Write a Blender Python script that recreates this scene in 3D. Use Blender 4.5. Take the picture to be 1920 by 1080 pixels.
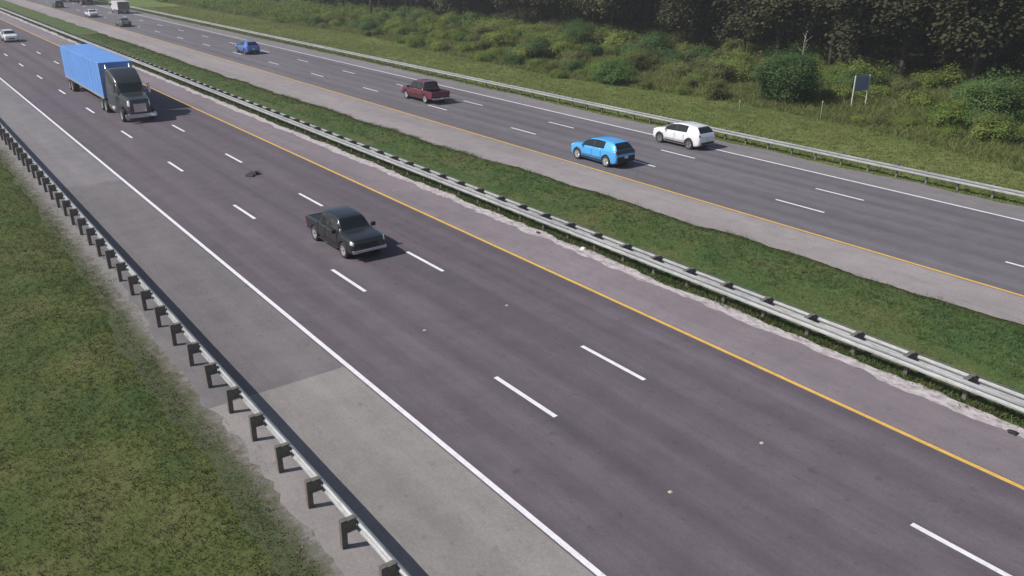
import bpy, bmesh, math, random
import numpy as np
from math import radians, sin, cos, pi

for o in list(bpy.data.objects): bpy.data.objects.remove(o)
scene = bpy.context.scene
COL = scene.collection
RNG = np.random.default_rng(7)
random.seed(7)

# ------------------------------------------------------------------ camera
# world: X runs along the road (away), W is the distance across the road (Blender Y = -W), Z up
cam_d = bpy.data.cameras.new('camera'); cam = bpy.data.objects.new('camera', cam_d); COL.objects.link(cam)
cam_d.sensor_width = 36.0; cam_d.lens = 36.0 * 1537.3 / 1920.0
cam_d.clip_start = 0.5; cam_d.clip_end = 9000
YAW, PIT, ROLL, CAMH = -0.6487, 0.3943, 0.0022, 12.94
from mathutils import Matrix, Vector
fw = Vector((cos(YAW)*cos(PIT), sin(YAW)*cos(PIT), -sin(PIT)))
rt = Vector((sin(YAW), -cos(YAW), 0)); up = rt.cross(fw)
rt2 = rt*cos(ROLL) + up*sin(ROLL); up2 = -rt*sin(ROLL) + up*cos(ROLL)
cam.matrix_world = Matrix(((rt2.x, up2.x, -fw.x, 0), (rt2.y, up2.y, -fw.y, 0), (rt2.z, up2.z, -fw.z, CAMH), (0, 0, 0, 1)))
scene.camera = cam

# ------------------------------------------------------------------ light
SUN_EL, SUN_AZ = radians(43.8), radians(20.0)      # azimuth measured from +Y towards +X
wd = bpy.data.worlds.new('World'); scene.world = wd; wd.use_nodes = True
nt = wd.node_tree; nt.nodes.clear()
sky = nt.nodes.new('ShaderNodeTexSky'); sky.sky_type = 'NISHITA'; sky.sun_disc = False
sky.sun_elevation = SUN_EL; sky.sun_rotation = SUN_AZ; sky.air_density = 1.0; sky.dust_density = 1.5
bg = nt.nodes.new('ShaderNodeBackground'); bg.inputs[1].default_value = 0.08
wo = nt.nodes.new('ShaderNodeOutputWorld')
nt.links.new(sky.outputs[0], bg.inputs[0]); nt.links.new(bg.outputs[0], wo.inputs[0])
sun_d = bpy.data.lights.new('sun', 'SUN'); sun_d.energy = 4.2; sun_d.angle = radians(0.5); sun_d.color = (1.0, 0.955, 0.89)
sun = bpy.data.objects.new('sun', sun_d); COL.objects.link(sun)
to_sun = Vector((sin(SUN_AZ)*cos(SUN_EL), cos(SUN_AZ)*cos(SUN_EL), sin(SUN_EL)))
sun.rotation_euler = to_sun.to_track_quat('Z', 'Y').to_euler(); sun.location = (0, 0, 60)
scene.view_settings.view_transform = 'Standard'; scene.view_settings.look = 'None'
scene.view_settings.gamma = 1.0; scene.view_settings.use_curve_mapping = False
scene.view_settings.exposure = 0.22

# ------------------------------------------------------------------ helpers
def P(X, W, Z=0.0): return (X, -W, Z)

def mesh_of(verts, faces, mat=None, smooth=False, name='mesh'):
    me = bpy.data.meshes.new(name)
    v = np.asarray(verts, dtype=np.float32)
    if isinstance(faces, np.ndarray):
        n, k = faces.shape
        me.vertices.add(len(v)); me.vertices.foreach_set('co', v.ravel())
        me.loops.add(n*k); me.loops.foreach_set('vertex_index', faces.astype(np.int32).ravel())
        me.polygons.add(n); me.polygons.foreach_set('loop_start', np.arange(0, n*k, k, dtype=np.int32))
        me.update(calc_edges=True)
    else:
        me.from_pydata([tuple(map(float, p)) for p in v], [], faces)
    if smooth: me.polygons.foreach_set('use_smooth', [True]*len(me.polygons))
    if mat is not None:
        for m in (mat if isinstance(mat, (list, tuple)) else [mat]): me.materials.append(m)
    me.update()
    return me

def put(name, me, parent=None, loc=(0, 0, 0), rz=0.0, label=None, cat=None, group=None, kind=None):
    o = bpy.data.objects.new(name, me); COL.objects.link(o)
    o.location = loc; o.rotation_euler = (0, 0, rz)
    if parent is not None: o.parent = parent
    if label: o['label'] = label
    if cat: o['category'] = cat
    if group: o['group'] = group
    if kind: o['kind'] = kind
    return o

def thing(name, loc, rz, label, cat, group=None):
    return put(name, None, None, loc, rz, label, cat, group)

class MB:
    def __init__(s): s.v = []; s.f = []
    def add(s, V, F):
        b = len(s.v); s.v += [tuple(p) for p in V]; s.f += [[i+b for i in f] for f in F]; return s
    def box(s, x0, x1, y0, y1, z0, z1, bev=0.0):
        if bev <= 0:
            V = [(x, y, z) for z in (z0, z1) for y in (y0, y1) for x in (x0, x1)]
            return s.add(V, [[0,2,3,1],[4,5,7,6],[0,1,5,4],[2,6,7,3],[0,4,6,2],[1,3,7,5]])
        bm = bmesh.new(); bmesh.ops.create_cube(bm, size=1.0)
        for q in bm.verts: q.co = ((x0+x1)/2+q.co.x*(x1-x0), (y0+y1)/2+q.co.y*(y1-y0), (z0+z1)/2+q.co.z*(z1-z0))
        bmesh.ops.bevel(bm, geom=bm.edges[:], offset=bev, segments=2, affect='EDGES', profile=0.5)
        bm.verts.index_update(); V = [q.co[:] for q in bm.verts]; F = [[q.index for q in f.verts] for f in bm.faces]; bm.free()
        return s.add(V, F)
    def tube(s, a, b, r0, r1, n=8, cap=True):
        a = Vector(a); b = Vector(b); d = (b-a).normalized()
        u = d.orthogonal().normalized(); w = d.cross(u)
        V = [a+(u*cos(2*pi*i/n)+w*sin(2*pi*i/n))*r0 for i in range(n)]+[b+(u*cos(2*pi*i/n)+w*sin(2*pi*i/n))*r1 for i in range(n)]
        F = [[i, (i+1) % n, n+(i+1) % n, n+i] for i in range(n)]
        if cap: F += [list(range(n-1, -1, -1)), list(range(n, 2*n))]
        return s.add(V, F)
    def lathe_y(s, prof, c=(0, 0, 0), n=28):          # prof: (radius, y)
        V = []; F = []; m = len(prof)
        for i in range(n):
            a = 2*pi*i/n
            for r, y in prof: V.append((c[0]+r*cos(a), c[1]+y, c[2]+r*sin(a)))
        for i in range(n):
            j = (i+1) % n
            for k in range(m-1): F.append([i*m+k, j*m+k, j*m+k+1, i*m+k+1])
        return s.add(V, F)
    def mesh(s, mat=None, smooth=False, name='mesh'): return mesh_of(s.v, s.f, mat, smooth, name)
    def put(s, name, mat, parent=None, smooth=False, **k): return put(name, s.mesh(mat, smooth, name), parent, **k)

# ------------------------------------------------------------------ materials
def mat_new(name):
    m = bpy.data.materials.new(name); m.use_nodes = True
    t = m.node_tree; b = t.nodes['Principled BSDF']
    return m, t, b
def N(t, kind, **k):
    n = t.nodes.new(kind)
    for a, v in k.items(): setattr(n, a, v)
    return n
def ramp(t, fac, stops):
    r = N(t, 'ShaderNodeValToRGB'); e = r.color_ramp.elements
    while len(e) < len(stops): e.new(0.5)
    for i, (p, c) in enumerate(stops):
        e[i].position = p; e[i].color = (c[0], c[1], c[2], 1)
    t.links.new(fac, r.inputs[0]); return r.outputs[0]
def noise(t, vec, scale, detail=3, rough=0.55, dist=0.0):
    n = N(t, 'ShaderNodeTexNoise'); n.inputs['Scale'].default_value = scale
    n.inputs['Detail'].default_value = detail; n.inputs['Roughness'].default_value = rough
    n.inputs['Distortion'].default_value = dist
    if vec is not None: t.links.new(vec, n.inputs['Vector'])
    return n.outputs[0]
def wpos(t, scale=(1, 1, 1)):
    g = N(t, 'ShaderNodeNewGeometry'); m = N(t, 'ShaderNodeVectorMath', operation='MULTIPLY')
    m.inputs[1].default_value = scale; t.links.new(g.outputs['Position'], m.inputs[0]); return m.outputs[0]
def mixc(t, a, b, fac, mode='MIX'):
    m = N(t, 'ShaderNodeMix', data_type='RGBA', blend_type=mode)
    for s, i in ((a, 6), (b, 7)):
        if isinstance(s, tuple): m.inputs[i].default_value = (*s, 1)
        else: t.links.new(s, m.inputs[i])
    if isinstance(fac, float): m.inputs[0].default_value = fac
    else: t.links.new(fac, m.inputs[0])
    return m.outputs[2]
def bump(t, b, h, strength, dist=0.02):
    n = N(t, 'ShaderNodeBump'); n.inputs['Strength'].default_value = strength; n.inputs['Distance'].default_value = dist
    t.links.new(h, n.inputs['Height']); t.links.new(n.outputs[0], b.inputs['Normal'])

def asphalt(name, c, var=0.16, rough=0.9, streak=0.18, speck=0.25, track=None):
    m, t, b = mat_new(name)
    c = np.array(c)
    big = noise(t, wpos(t, (0.05, 0.22, 1)), 1.0, 4, 0.6)
    col = ramp(t, big, [(0.3, tuple(c*(1-var))), (0.7, tuple(c*(1+var)))])
    st = noise(t, wpos(t, (0.012, 1.5, 1)), 1.0, 4, 0.6)
    g = ramp(t, st, [(0.3, (1-streak,)*3), (0.7, (1+streak*0.4,)*3)])
    col = mixc(t, col, g, 1.0, 'MULTIPLY')
    bl = noise(t, wpos(t), 0.9, 5, 0.65)
    col = mixc(t, col, ramp(t, bl, [(0.25, (0.84,)*3), (0.6, (1.03,)*3)]), 1.0, 'MULTIPLY')
    sp = noise(t, wpos(t, (1, 1.3, 1)), 2.3, 2, 0.5)          # darker oil and patch spots
    col = mixc(t, col, ramp(t, sp, [(0.27, (0.80, 0.80, 0.82)), (0.36, (1,)*3)]), 1.0, 'MULTIPLY')
    if track is not None:                                       # two polished wheel tracks in each lane
        sep = N(t, 'ShaderNodeSeparateXYZ'); t.links.new(wpos(t), sep.inputs[0])
        m1 = N(t, 'ShaderNodeMath', operation='MULTIPLY_ADD'); m1.inputs[1].default_value = -2*pi/1.83; m1.inputs[2].default_value = -2*pi*track/1.83
        t.links.new(sep.outputs[1], m1.inputs[0])
        m2 = N(t, 'ShaderNodeMath', operation='COSINE'); t.links.new(m1.outputs[0], m2.inputs[0])
        wob = noise(t, wpos(t, (0.04, 0.5, 1)), 1.0, 3)
        m3 = N(t, 'ShaderNodeMath', operation='MULTIPLY'); t.links.new(m2.outputs[0], m3.inputs[0]); t.links.new(wob, m3.inputs[1])
        m4 = N(t, 'ShaderNodeMath', operation='MULTIPLY_ADD'); m4.inputs[1].default_value = 0.5; m4.inputs[2].default_value = 0.5; t.links.new(m3.outputs[0], m4.inputs[0])
        col = mixc(t, col, ramp(t, m4.outputs[0], [(0.2, (1.07,)*3), (0.8, (0.91,)*3)]), 1.0, 'MULTIPLY')
    fine = noise(t, wpos(t), 38.0, 3, 0.7)
    gr = noise(t, wpos(t), 9.0, 4, 0.75)
    col = mixc(t, col, ramp(t, gr, [(0.3, (0.90,)*3), (0.7, (1.10,)*3)]), 1.0, 'MULTIPLY')
    col = mixc(t, col, ramp(t, fine, [(0.3, (1-speck,)*3), (0.7, (1+speck,)*3)]), 1.0, 'MULTIPLY')
    t.links.new(col, b.inputs['Base Color']); b.inputs['Roughness'].default_value = rough
    b.inputs['Specular IOR Level'].default_value = 0.25
    bump(t, b, fine, 0.35, 0.01)
    return m

def paint_mark(name, c, under, wear=0.5):
    m, t, b = mat_new(name)
    w = noise(t, wpos(t, (1, 3, 1)), 9.0, 5, 0.75)
    k = ramp(t, w, [(wear-0.22, (1, 1, 1)), (wear+0.02-0.08, (0, 0, 0))])
    s = noise(t, wpos(t), 3.0, 3)
    col = ramp(t, s, [(0.3, tuple(np.array(c)*0.82)), (0.7, c)])
    t.links.new(mixc(t, col, under, k), b.inputs['Base Color']); b.inputs['Roughness'].default_value = 0.75
    return m

def grassmat(name, stops, scale=0.35, fine=6.0, trans=0.0, spread=0.35):
    m, t, b = mat_new(name)
    n1 = noise(t, wpos(t), scale, 5, 0.62, 0.3)
    col = ramp(t, n1, [(0.28+0.44*i/(len(stops)-1), s) for i, s in enumerate(stops)])
    n2 = noise(t, wpos(t), fine, 4, 0.7)
    col = mixc(t, col, ramp(t, n2, [(0.25, (1-spread,)*3), (0.75, (1+spread,)*3)]), 1.0, 'MULTIPLY')
    t.links.new(col, b.inputs['Base Color']); b.inputs['Roughness'].default_value = 0.95
    b.inputs['Specular IOR Level'].default_value = 0.1
    bump(t, b, n2, 0.6, 0.08)
    return m

def leafmat(name, a, b2, trans=0.25):
    m, t, b = mat_new(name)
    oi = N(t, 'ShaderNodeObjectInfo'); n = noise(t, wpos(t), 0.9, 3)
    f = N(t, 'ShaderNodeMath', operation='MULTIPLY_ADD'); f.inputs[1].default_value = 0.55; f.inputs[2].default_value = -0.1
    t.links.new(oi.outputs['Random'], f.inputs[0])
    g = N(t, 'ShaderNodeMath', operation='ADD'); t.links.new(f.outputs[0], g.inputs[0]); t.links.new(n, g.inputs[1])
    col = ramp(t, g.outputs[0], [(0.25, a), (0.95, b2)])
    t.links.new(col, b.inputs['Base Color']); b.inputs['Roughness'].default_value = 0.7
    b.inputs['Specular IOR Level'].default_value = 0.2
    tr = N(t, 'ShaderNodeBsdfTranslucent'); t.links.new(col, tr.inputs[0])
    mx = N(t, 'ShaderNodeMixShader'); mx.inputs[0].default_value = trans
    t.links.new(b.outputs[0], mx.inputs[1]); t.links.new(tr.outputs[0], mx.inputs[2])
    t.links.new(mx.outputs[0], t.nodes['Material Output'].inputs[0])
    return m

def plain(name, c, rough=0.6, metal=0.0, var=0.15, scale=6.0, coat=0.0, spec=0.5):
    m, t, b = mat_new(name)
    tc = N(t, 'ShaderNodeTexCoord'); n = noise(t, tc.outputs['Object'], scale, 4, 0.6)
    c = np.array(c)
    t.links.new(ramp(t, n, [(0.3, tuple(c*(1-var))), (0.7, tuple(np.minimum(c*(1+var), 1)))]), b.inputs['Base Color'])
    b.inputs['Roughness'].default_value = rough; b.inputs['Metallic'].default_value = metal
    b.inputs['Coat Weight'].default_value = coat; b.inputs['Coat Roughness'].default_value = 0.08
    b.inputs['Specular IOR Level'].default_value = spec
    return m

M = {}
M['lane'] = asphalt('lane_asphalt', (0.120, 0.101, 0.120), 0.12, track=13.8)
M['lane_far'] = asphalt('lane_asphalt_far', (0.142, 0.131, 0.149), 0.12, track=38.27)
M['sh_light'] = asphalt('shoulder_pale', (0.245, 0.226, 0.220), 0.2, streak=0.08)
M['sh_dark'] = asphalt('shoulder_dark', (0.156, 0.144, 0.149), 0.18, streak=0.1)
M['sh_far'] = asphalt('shoulder_far_outer', (0.188, 0.176, 0.185), 0.16, streak=0.1)
M['sh_inner'] = asphalt('shoulder_inner', (0.208, 0.178, 0.198), 0.14, streak=0.1)
M['sh_tan'] = asphalt('shoulder_tan', (0.275, 0.247, 0.25), 0.14, streak=0.08)
def sandmat():
    m, t, b = mat_new('sand_gravel')
    n = noise(t, wpos(t, (1, 1.6, 1)), 2.6, 6, 0.72)
    col = ramp(t, n, [(0.33, (0.19, 0.17, 0.15)), (0.43, (0.36, 0.32, 0.33)), (0.58, (0.56, 0.51, 0.53))])
    f = noise(t, wpos(t), 30, 3, 0.7)
    t.links.new(mixc(t, col, ramp(t, f, [(0.3, (0.65,)*3), (0.7, (1.15,)*3)]), 1.0, 'MULTIPLY'), b.inputs['Base Color'])
    b.inputs['Roughness'].default_value = 0.95; bump(t, b, f, 0.6, 0.03)
    return m
M['sand'] = sandmat()
M['white'] = paint_mark('white_paint', (0.78, 0.76, 0.80), (0.15, 0.14, 0.15), 0.50)
M['yellow'] = paint_mark('yellow_paint', (0.70, 0.43, 0.09), (0.20, 0.16, 0.12), 0.52)
M['ground'] = grassmat('ground_grass', [(0.045, 0.055, 0.018), (0.07, 0.082, 0.026), (0.095, 0.10, 0.04)], 0.12)
M['verge'] = grassmat('verge_grass', [(0.08, 0.125, 0.036), (0.122, 0.162, 0.048), (0.165, 0.178, 0.072)], 0.16)
M['median'] = grassmat('median_grass', [(0.05, 0.10, 0.034), (0.078, 0.112, 0.038), (0.125, 0.12, 0.052)], 0.25)
M['left'] = grassmat('left_grass', [(0.038, 0.07, 0.022), (0.064, 0.082, 0.026), (0.098, 0.097, 0.04)], 0.3, spread=0.3)
M['litter'] = grassmat('forest_floor', [(0.028, 0.025, 0.016), (0.05, 0.045, 0.03), (0.045, 0.055, 0.022)], 0.3)
M['blade_left'] = leafmat('grass_blade_left', (0.052, 0.084, 0.026), (0.10, 0.12, 0.045), 0.35)
M['blade_median'] = leafmat('grass_blade_median', (0.055, 0.115, 0.036), (0.14, 0.145, 0.055), 0.35)
M['blade_verge'] = leafmat('grass_blade_verge', (0.10, 0.155, 0.045), (0.21, 0.225, 0.08), 0.5)
def galvmat():
    m, t, b = mat_new('galvanised_steel')
    a = noise(t, wpos(t, (0.25, 0.25, 0.25)), 1.0, 4, 0.6); g = noise(t, wpos(t, (1.2, 1, 9)), 2.2, 5, 0.7)
    col = ramp(t, a, [(0.3, (0.31, 0.325, 0.34)), (0.7, (0.43, 0.44, 0.45))])
    col = mixc(t, col, ramp(t, g, [(0.3, (0.62, 0.58, 0.54)), (0.55, (1.0, 1.0, 1.0))]), 1.0, 'MULTIPLY')
    ru = noise(t, wpos(t, (1, 1, 2)), 1.3, 6, 0.75)
    col = mixc(t, col, (0.17, 0.10, 0.06), ramp(t, ru, [(0.62, (0, 0, 0)), (0.74, (0.7, 0.7, 0.7))]))
    t.links.new(col, b.inputs['Base Color']); b.inputs['Metallic'].default_value = 0.3; b.inputs['Roughness'].default_value = 0.5
    return m
M['galv'] = galvmat()
M['post'] = plain('weathered_post', (0.125, 0.112, 0.10), 0.85, 0, 0.3, 9.0)
M['steelpost'] = plain('steel_post', (0.19, 0.20, 0.20), 0.6, 0.3, 0.2, 9.0)
M['rubber'] = plain('rubber', (0.022, 0.022, 0.024), 0.85, 0, 0.2)
M['black'] = plain('black_plastic', (0.016, 0.016, 0.018), 0.6)
M['rim'] = plain('alloy', (0.62, 0.62, 0.64), 0.3, 0.7, 0.06)
M['rim_grey'] = plain('alloy_grey', (0.26, 0.25, 0.26), 0.4, 0.6, 0.1)
M['glass'] = plain('tinted_glass', (0.012, 0.015, 0.017), 0.06, 0, 0.05, coat=0.3)
M['chrome'] = plain('chrome', (0.7, 0.7, 0.72), 0.15, 1.0, 0.03)
M['lamp'] = plain('lamp_clear', (0.75, 0.77, 0.8), 0.12, 0.2, 0.05, coat=0.5)
M['reflector'] = plain('reflector', (0.5, 0.46, 0.36), 0.4, 0, 0.1)
M['tail'] = plain('lamp_red', (0.35, 0.012, 0.012), 0.2, 0, 0.1, coat=0.4)
M['plate'] = plain('plate', (0.7, 0.72, 0.7), 0.5)
M['bark'] = plain('bark', (0.032, 0.028, 0.023), 0.95, 0, 0.4, 5.0)
M['palebark'] = plain('pale_bark', (0.30, 0.29, 0.23), 0.9, 0, 0.3, 5.0)
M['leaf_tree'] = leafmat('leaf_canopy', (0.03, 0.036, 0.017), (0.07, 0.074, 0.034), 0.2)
M['leaf_bush'] = leafmat('leaf_bush', (0.125, 0.195, 0.042), (0.25, 0.295, 0.08), 0.5)
M['leaf_green'] = leafmat('leaf_green', (0.058, 0.11, 0.038), (0.115, 0.19, 0.06), 0.4)
M['leaf_olive'] = leafmat('leaf_olive', (0.13, 0.15, 0.055), (0.21, 0.225, 0.088), 0.5)
M['signblue'] = plain('sign_blue', (0.19, 0.23, 0.38), 0.5, 0, 0.08)
M['wood'] = plain('pale_wood', (0.46, 0.45, 0.36), 0.85, 0, 0.2, 8.0)
M['markerpost'] = plain('marker_plastic', (0.30, 0.36, 0.22), 0.6, 0, 0.1)
def carpaint(name, c): return plain(name, c, 0.28, 0.15, 0.03, 2.0, coat=0.7)
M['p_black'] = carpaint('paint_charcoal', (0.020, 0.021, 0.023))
M['p_maroon'] = carpaint('paint_maroon', (0.14, 0.026, 0.042))
M['p_blue'] = carpaint('paint_sky_blue', (0.085, 0.39, 0.82))
M['p_white'] = carpaint('paint_white', (0.80, 0.80, 0.83))
M['p_blue2'] = carpaint('paint_blue', (0.07, 0.17, 0.50))
M['p_grey'] = carpaint('paint_grey', (0.11, 0.11, 0.12))
M['p_trailer'] = plain('trailer_blue', (0.12, 0.29, 0.68), 0.45, 0.1, 0.10, 0.7)
M['p_trailer_grey'] = plain('trailer_grey', (0.33, 0.33, 0.36), 0.4, 0.2, 0.06, 1.0)
M['p_tractor'] = carpaint('paint_tractor', (0.03, 0.035, 0.037))

# ------------------------------------------------------------------ the road: setting
def sheet(name, xs, wa, wb, z, mat, parent=None, nw=1, jag=0.0, jag_a=0.0, kind=None, za=None):
    """strip between W = wa(x) and wb(x) along xs"""
    fa = wa if callable(wa) else (lambda x: wa); fb = wb if callable(wb) else (lambda x: wb)
    V = []; F = []
    r = np.random.default_rng(abs(hash(name)) % 1000 if False else len(name)*7+int(z*1000) % 97)
    for x in xs:
        a = fa(x)+(r.uniform(-jag_a, jag_a) if jag_a else 0); b = fb(x)+(r.uniform(-jag, jag) if jag else 0)
        for j in range(nw+1): V.append(P(x, a+(b-a)*j/nw, z))
    m = nw+1
    for i in range(len(xs)-1):
        for j in range(nw): F.append([i*m+j, i*m+j+1, (i+1)*m+j+1, (i+1)*m+j][::-1])
    me = mesh_of(V, F, mat, name=name)
    if me.polygons[0].normal.z < 0: me.flip_normals()
    return put(name, me, parent, kind=kind)

def fr1(x, seed, base=0.25, octv=5):
    r_ = 0.0; a_ = 1.0; f_ = base
    for o_ in range(octv):
        i_ = math.floor(x*f_); t_ = x*f_-i_; t_ = t_*t_*(3-2*t_)
        h_ = lambda k: (math.sin((k+seed*31.7+o_*13.1)*127.1)*43758.5453) % 1.0
        r_ += a_*((h_(i_)*(1-t_)+h_(i_+1)*t_)-0.5); a_ *= 0.62; f_ *= 2.3
    return r_
XFAR = 900.0
W0, L1, L2, YL = 10.31, 13.80, 17.55, 21.25          # near carriageway: white edge, two lane lines, yellow edge
FY, FA, FB, FW = 34.75, 38.27, 42.03, 45.20          # far carriageway
def xs_dense(a, b, near=0.5, lim=120, far=6.0):
    return np.concatenate([np.arange(a, min(lim, b), near), np.arange(min(lim, b), b+0.01, far)])

def gz(X, W):
    z = np.full(np.shape(X), -0.06, dtype=float)
    X = np.asarray(X, float); W = np.asarray(W, float)
    z = np.where(W < 5.4, -0.05-(5.4-W)*0.13*np.clip((5.4-W)/2.5, 0, 1), z)
    z = np.maximum(z, -2.2)
    z = np.where((W > 24.3) & (W < 31), -0.03-0.16*np.sin((W-24.3)/6.7*pi)**2, z)
    z = np.where(W > 48.6, -0.05+0.18*np.sin(X*0.09+W*0.2)*np.clip((W-50)/10, 0, 1)*np.sin(W*0.13+X*0.023), z)
    return z

# ground: one sheet reaching the horizon
gx = np.unique(np.concatenate([np.linspace(-2500, -40, 8), np.arange(-40, 300, 2.0), np.linspace(300, 900, 40), np.linspace(900, 2900, 10)]))
gw = np.unique(np.concatenate([np.linspace(-2500, -40, 8), np.linspace(-40, 2, 15), np.arange(2, 7, 0.5), [24, 30.8], np.arange(7, 50, 3.0), np.arange(50, 130, 2.0), np.linspace(130, 2900, 14)]))
GX, GW = np.meshgrid(gx, gw, indexing='ij')
GZ = gz(GX, GW)
GZ = np.where((GW > 5.9) & (GW < 23.6) | (GW > 31.2) & (GW < 48.2), -0.09, GZ)
nw_ = len(gw)
idx = np.arange(len(gx)*nw_).reshape(len(gx), nw_)
Fq = np.stack([idx[:-1, :-1], idx[:-1, 1:], idx[1:, 1:], idx[1:, :-1]], -1).reshape(-1, 4)[:, ::-1]
gme = mesh_of(np.stack([GX, -GW, GZ], -1).reshape(-1, 3), Fq.copy(), [M['ground'], M['left'], M['median'], M['verge'], M['litter']], True, 'ground')
if gme.polygons[0].normal.z < 0: gme.flip_normals()
cw = (0.5*(GW[:-1, :-1]+GW[1:, 1:])).ravel(); cx = (0.5*(GX[:-1, :-1]+GX[1:, 1:])).ravel()
mi = np.zeros(len(cw), int)
mi[cw < 8] = 1; mi[(cw > 23) & (cw < 33)] = 2
mi[(cw > 46) & (cw < 62)] = 3; mi[(cw > 84) & (cw < 260)] = 4
gme.polygons.foreach_set('material_index', mi.astype(np.int32))
ground = put('ground', gme, kind='structure')

xs = xs_dense(-60, XFAR)
xs_c = np.array([-60, 0, 60, 150, 300, 600, XFAR])
road = sheet('road', xs_c, W0-0.12, YL+0.12, 0.0, M['lane'], kind='structure')
road2 = sheet('road', xs_c, FY-0.12, FW+0.12, 0.0, M['lane_far'], kind='structure')
def shoulder_seg(name, a, b, wa, wb, mat, ja=0.0, jb=0.0, step=0.3, parent=None):
    return sheet(name, np.append(np.arange(a, b, step), b), wa, wb, -0.004, mat, parent, 2, jag=jb, jag_a=ja, kind='structure')
edge = lambda x: 5.74+0.22*fr1(x, 1, 0.7, 4)+max(0, min(0.5, (x-28)*0.06))
def dirtmat():
    m, t, b = mat_new('dirt_margin')
    n = noise(t, wpos(t), 2.4, 6, 0.72)
    sep = N(t, 'ShaderNodeSeparateXYZ'); t.links.new(wpos(t), sep.inputs[0])
    w1 = N(t, 'ShaderNodeMath', operation='MULTIPLY_ADD'); w1.inputs[1].default_value = -0.85; w1.inputs[2].default_value = -0.85*4.75-0.85
    t.links.new(sep.outputs[1], w1.inputs[0])                    # soil thins out towards the pavement
    w2 = N(t, 'ShaderNodeMath', operation='MULTIPLY_ADD'); w2.inputs[1].default_value = 1.7; t.links.new(n, w2.inputs[0]); t.links.new(w1.outputs[0], w2.inputs[2])
    col = ramp(t, w2.outputs[0], [(0.25, (0.058, 0.072, 0.028)), (0.5, (0.085, 0.085, 0.05)), (0.8, (0.13, 0.122, 0.105)), (1.0, (0.20, 0.185, 0.185))])
    f = noise(t, wpos(t), 26, 3, 0.7)
    t.links.new(mixc(t, col, ramp(t, f, [(0.3, (0.7,)*3), (0.7, (1.2,)*3)]), 1.0, 'MULTIPLY'), b.inputs['Base Color'])
    b.inputs['Roughness'].default_value = 0.95; bump(t, b, f, 0.25, 0.015)
    return m
M['dirt'] = dirtmat()
V = []; F = []; xx = np.arange(-20, 200, 0.3)
for x in xx:
    e_ = edge(x); a_ = e_-1.15+0.3*fr1(x, 9, 0.4)
    V += [P(x, a_, min(-0.012, float(gz(x, a_))+0.02)), P(x, e_-0.12, -0.03), P(x, e_+0.15, -0.010)]
for i in range(len(xx)-1):
    for j in range(2): F.append([i*3+j, (i+1)*3+j, (i+1)*3+j+1, i*3+j+1])
me = mesh_of(V, F, M['dirt'], name='dirt_margin')
if me.polygons[0].normal.z < 0: me.flip_normals()
put('dirt_margin', me, kind='structure')
shoulder_seg('shoulder', -60, 22.7, edge, W0-0.12, M['sh_light'], ja=0.07)
shoulder_seg('shoulder', 22.7, 52.3, edge, W0-0.12, M['sh_dark'], ja=0.03)
shoulder_seg('shoulder', 52.3, 600, edge, W0-0.12, M['sh_far'], ja=0.07, step=1.0)
shoulder_seg('shoulder', -60, 600, YL+0.12, 23.95, M['sh_inner'], step=1.0)
sd = sheet('gravel_strip', np.arange(-40, 300, 0.25), lambda x: 23.72+0.26*fr1(x, 5, 0.8), lambda x: 24.30+0.30*fr1(x, 2, 0.5), 0.002, M['sand'], None, 2, jag=0.03, jag_a=0.03, kind='structure')
medge = lambda x: float(np.interp(x, [-60, 10, 20, 39, 58, 93, 150, 600], [32.1, 31.95, 31.55, 31.05, 30.35, 30.0, 30.3, 31]))+0.34*fr1(x, 3, 0.3)
shoulder_seg('shoulder', -60, 600, medge, FY-0.12, M['sh_tan'], ja=0.03)
shoulder_seg('shoulder', -60, 600, FW+0.12, lambda x: 47.75+0.4*fr1(x, 4, 0.3), M['sh_far'], jb=0.04)

# painted markings, each its own sheet on its road
def line(name, w, width, mat, par):
    V = []; F = []; xx = np.concatenate([np.arange(-30, 150, 3.0), np.linspace(150, XFAR, 40)])
    for x in xx: V += [P(x, w-width/2, 0.004), P(x, w+width/2, 0.004)]
    for i in range(len(xx)-1): F.append([2*i, 2*i+1, 2*i+3, 2*i+2])
    me = mesh_of(V, F, mat, name=name)
    if me.polygons[0].normal.z < 0: me.flip_normals()
    return put(name, me, par)
line('edge_line', W0, 0.16, M['white'], road); line('edge_line', YL, 0.16, M['yellow'], road)
line('edge_line', FY, 0.16, M['yellow'], road2); line('edge_line', FW, 0.16, M['white'], road2)
dash_me = mesh_of([(0, -0.08, 0), (3.05, -0.08, 0), (3.05, 0.08, 0), (0, 0.08, 0)], [[0, 1, 2, 3]], M['white'], name='lane_dash')
for w in (L1, L2):
    for k in range(-3, 30): put('lane_dash', dash_me, road, P(16.03+12.04*k, w, 0.004))
for w in (FA, FB):
    for k in range(-3, 30): put('lane_dash', dash_me, road2, P(10.95+12.21*k, w, 0.004))
# raised reflective markers on the lane lines
mk = MB(); mk.add([(-.05, -.05, 0), (.05, -.05, 0), (.05, .05, 0), (-.05, .05, 0), (-.025, -.04, .022), (.025, -.04, .022), (.025, .04, .022), (-.025, .04, .022)],
       [[3, 2, 1, 0], [4, 5, 6, 7], [0, 1, 5, 4], [1, 2, 6, 5], [2, 3, 7, 6], [3, 0, 4, 7]])
mk_me = mk.mesh(M['reflector'], name='road_reflector')
for w, nm in ((L1, 'outer'), (L2, 'inner')):
    for k in range(0, 2):
        lab = ('raised reflector in the lane line closer to outer guardrail' if nm == 'outer' else 'raised reflector in the lane line closer to median')+(' beside pale shoulder patch' if k == 0 else ' beyond pale shoulder patch')
        put('road_reflector', mk_me, None, P(11.45+12.04*k, w, 0.0005), label=lab, cat='reflector', group=None)

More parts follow.
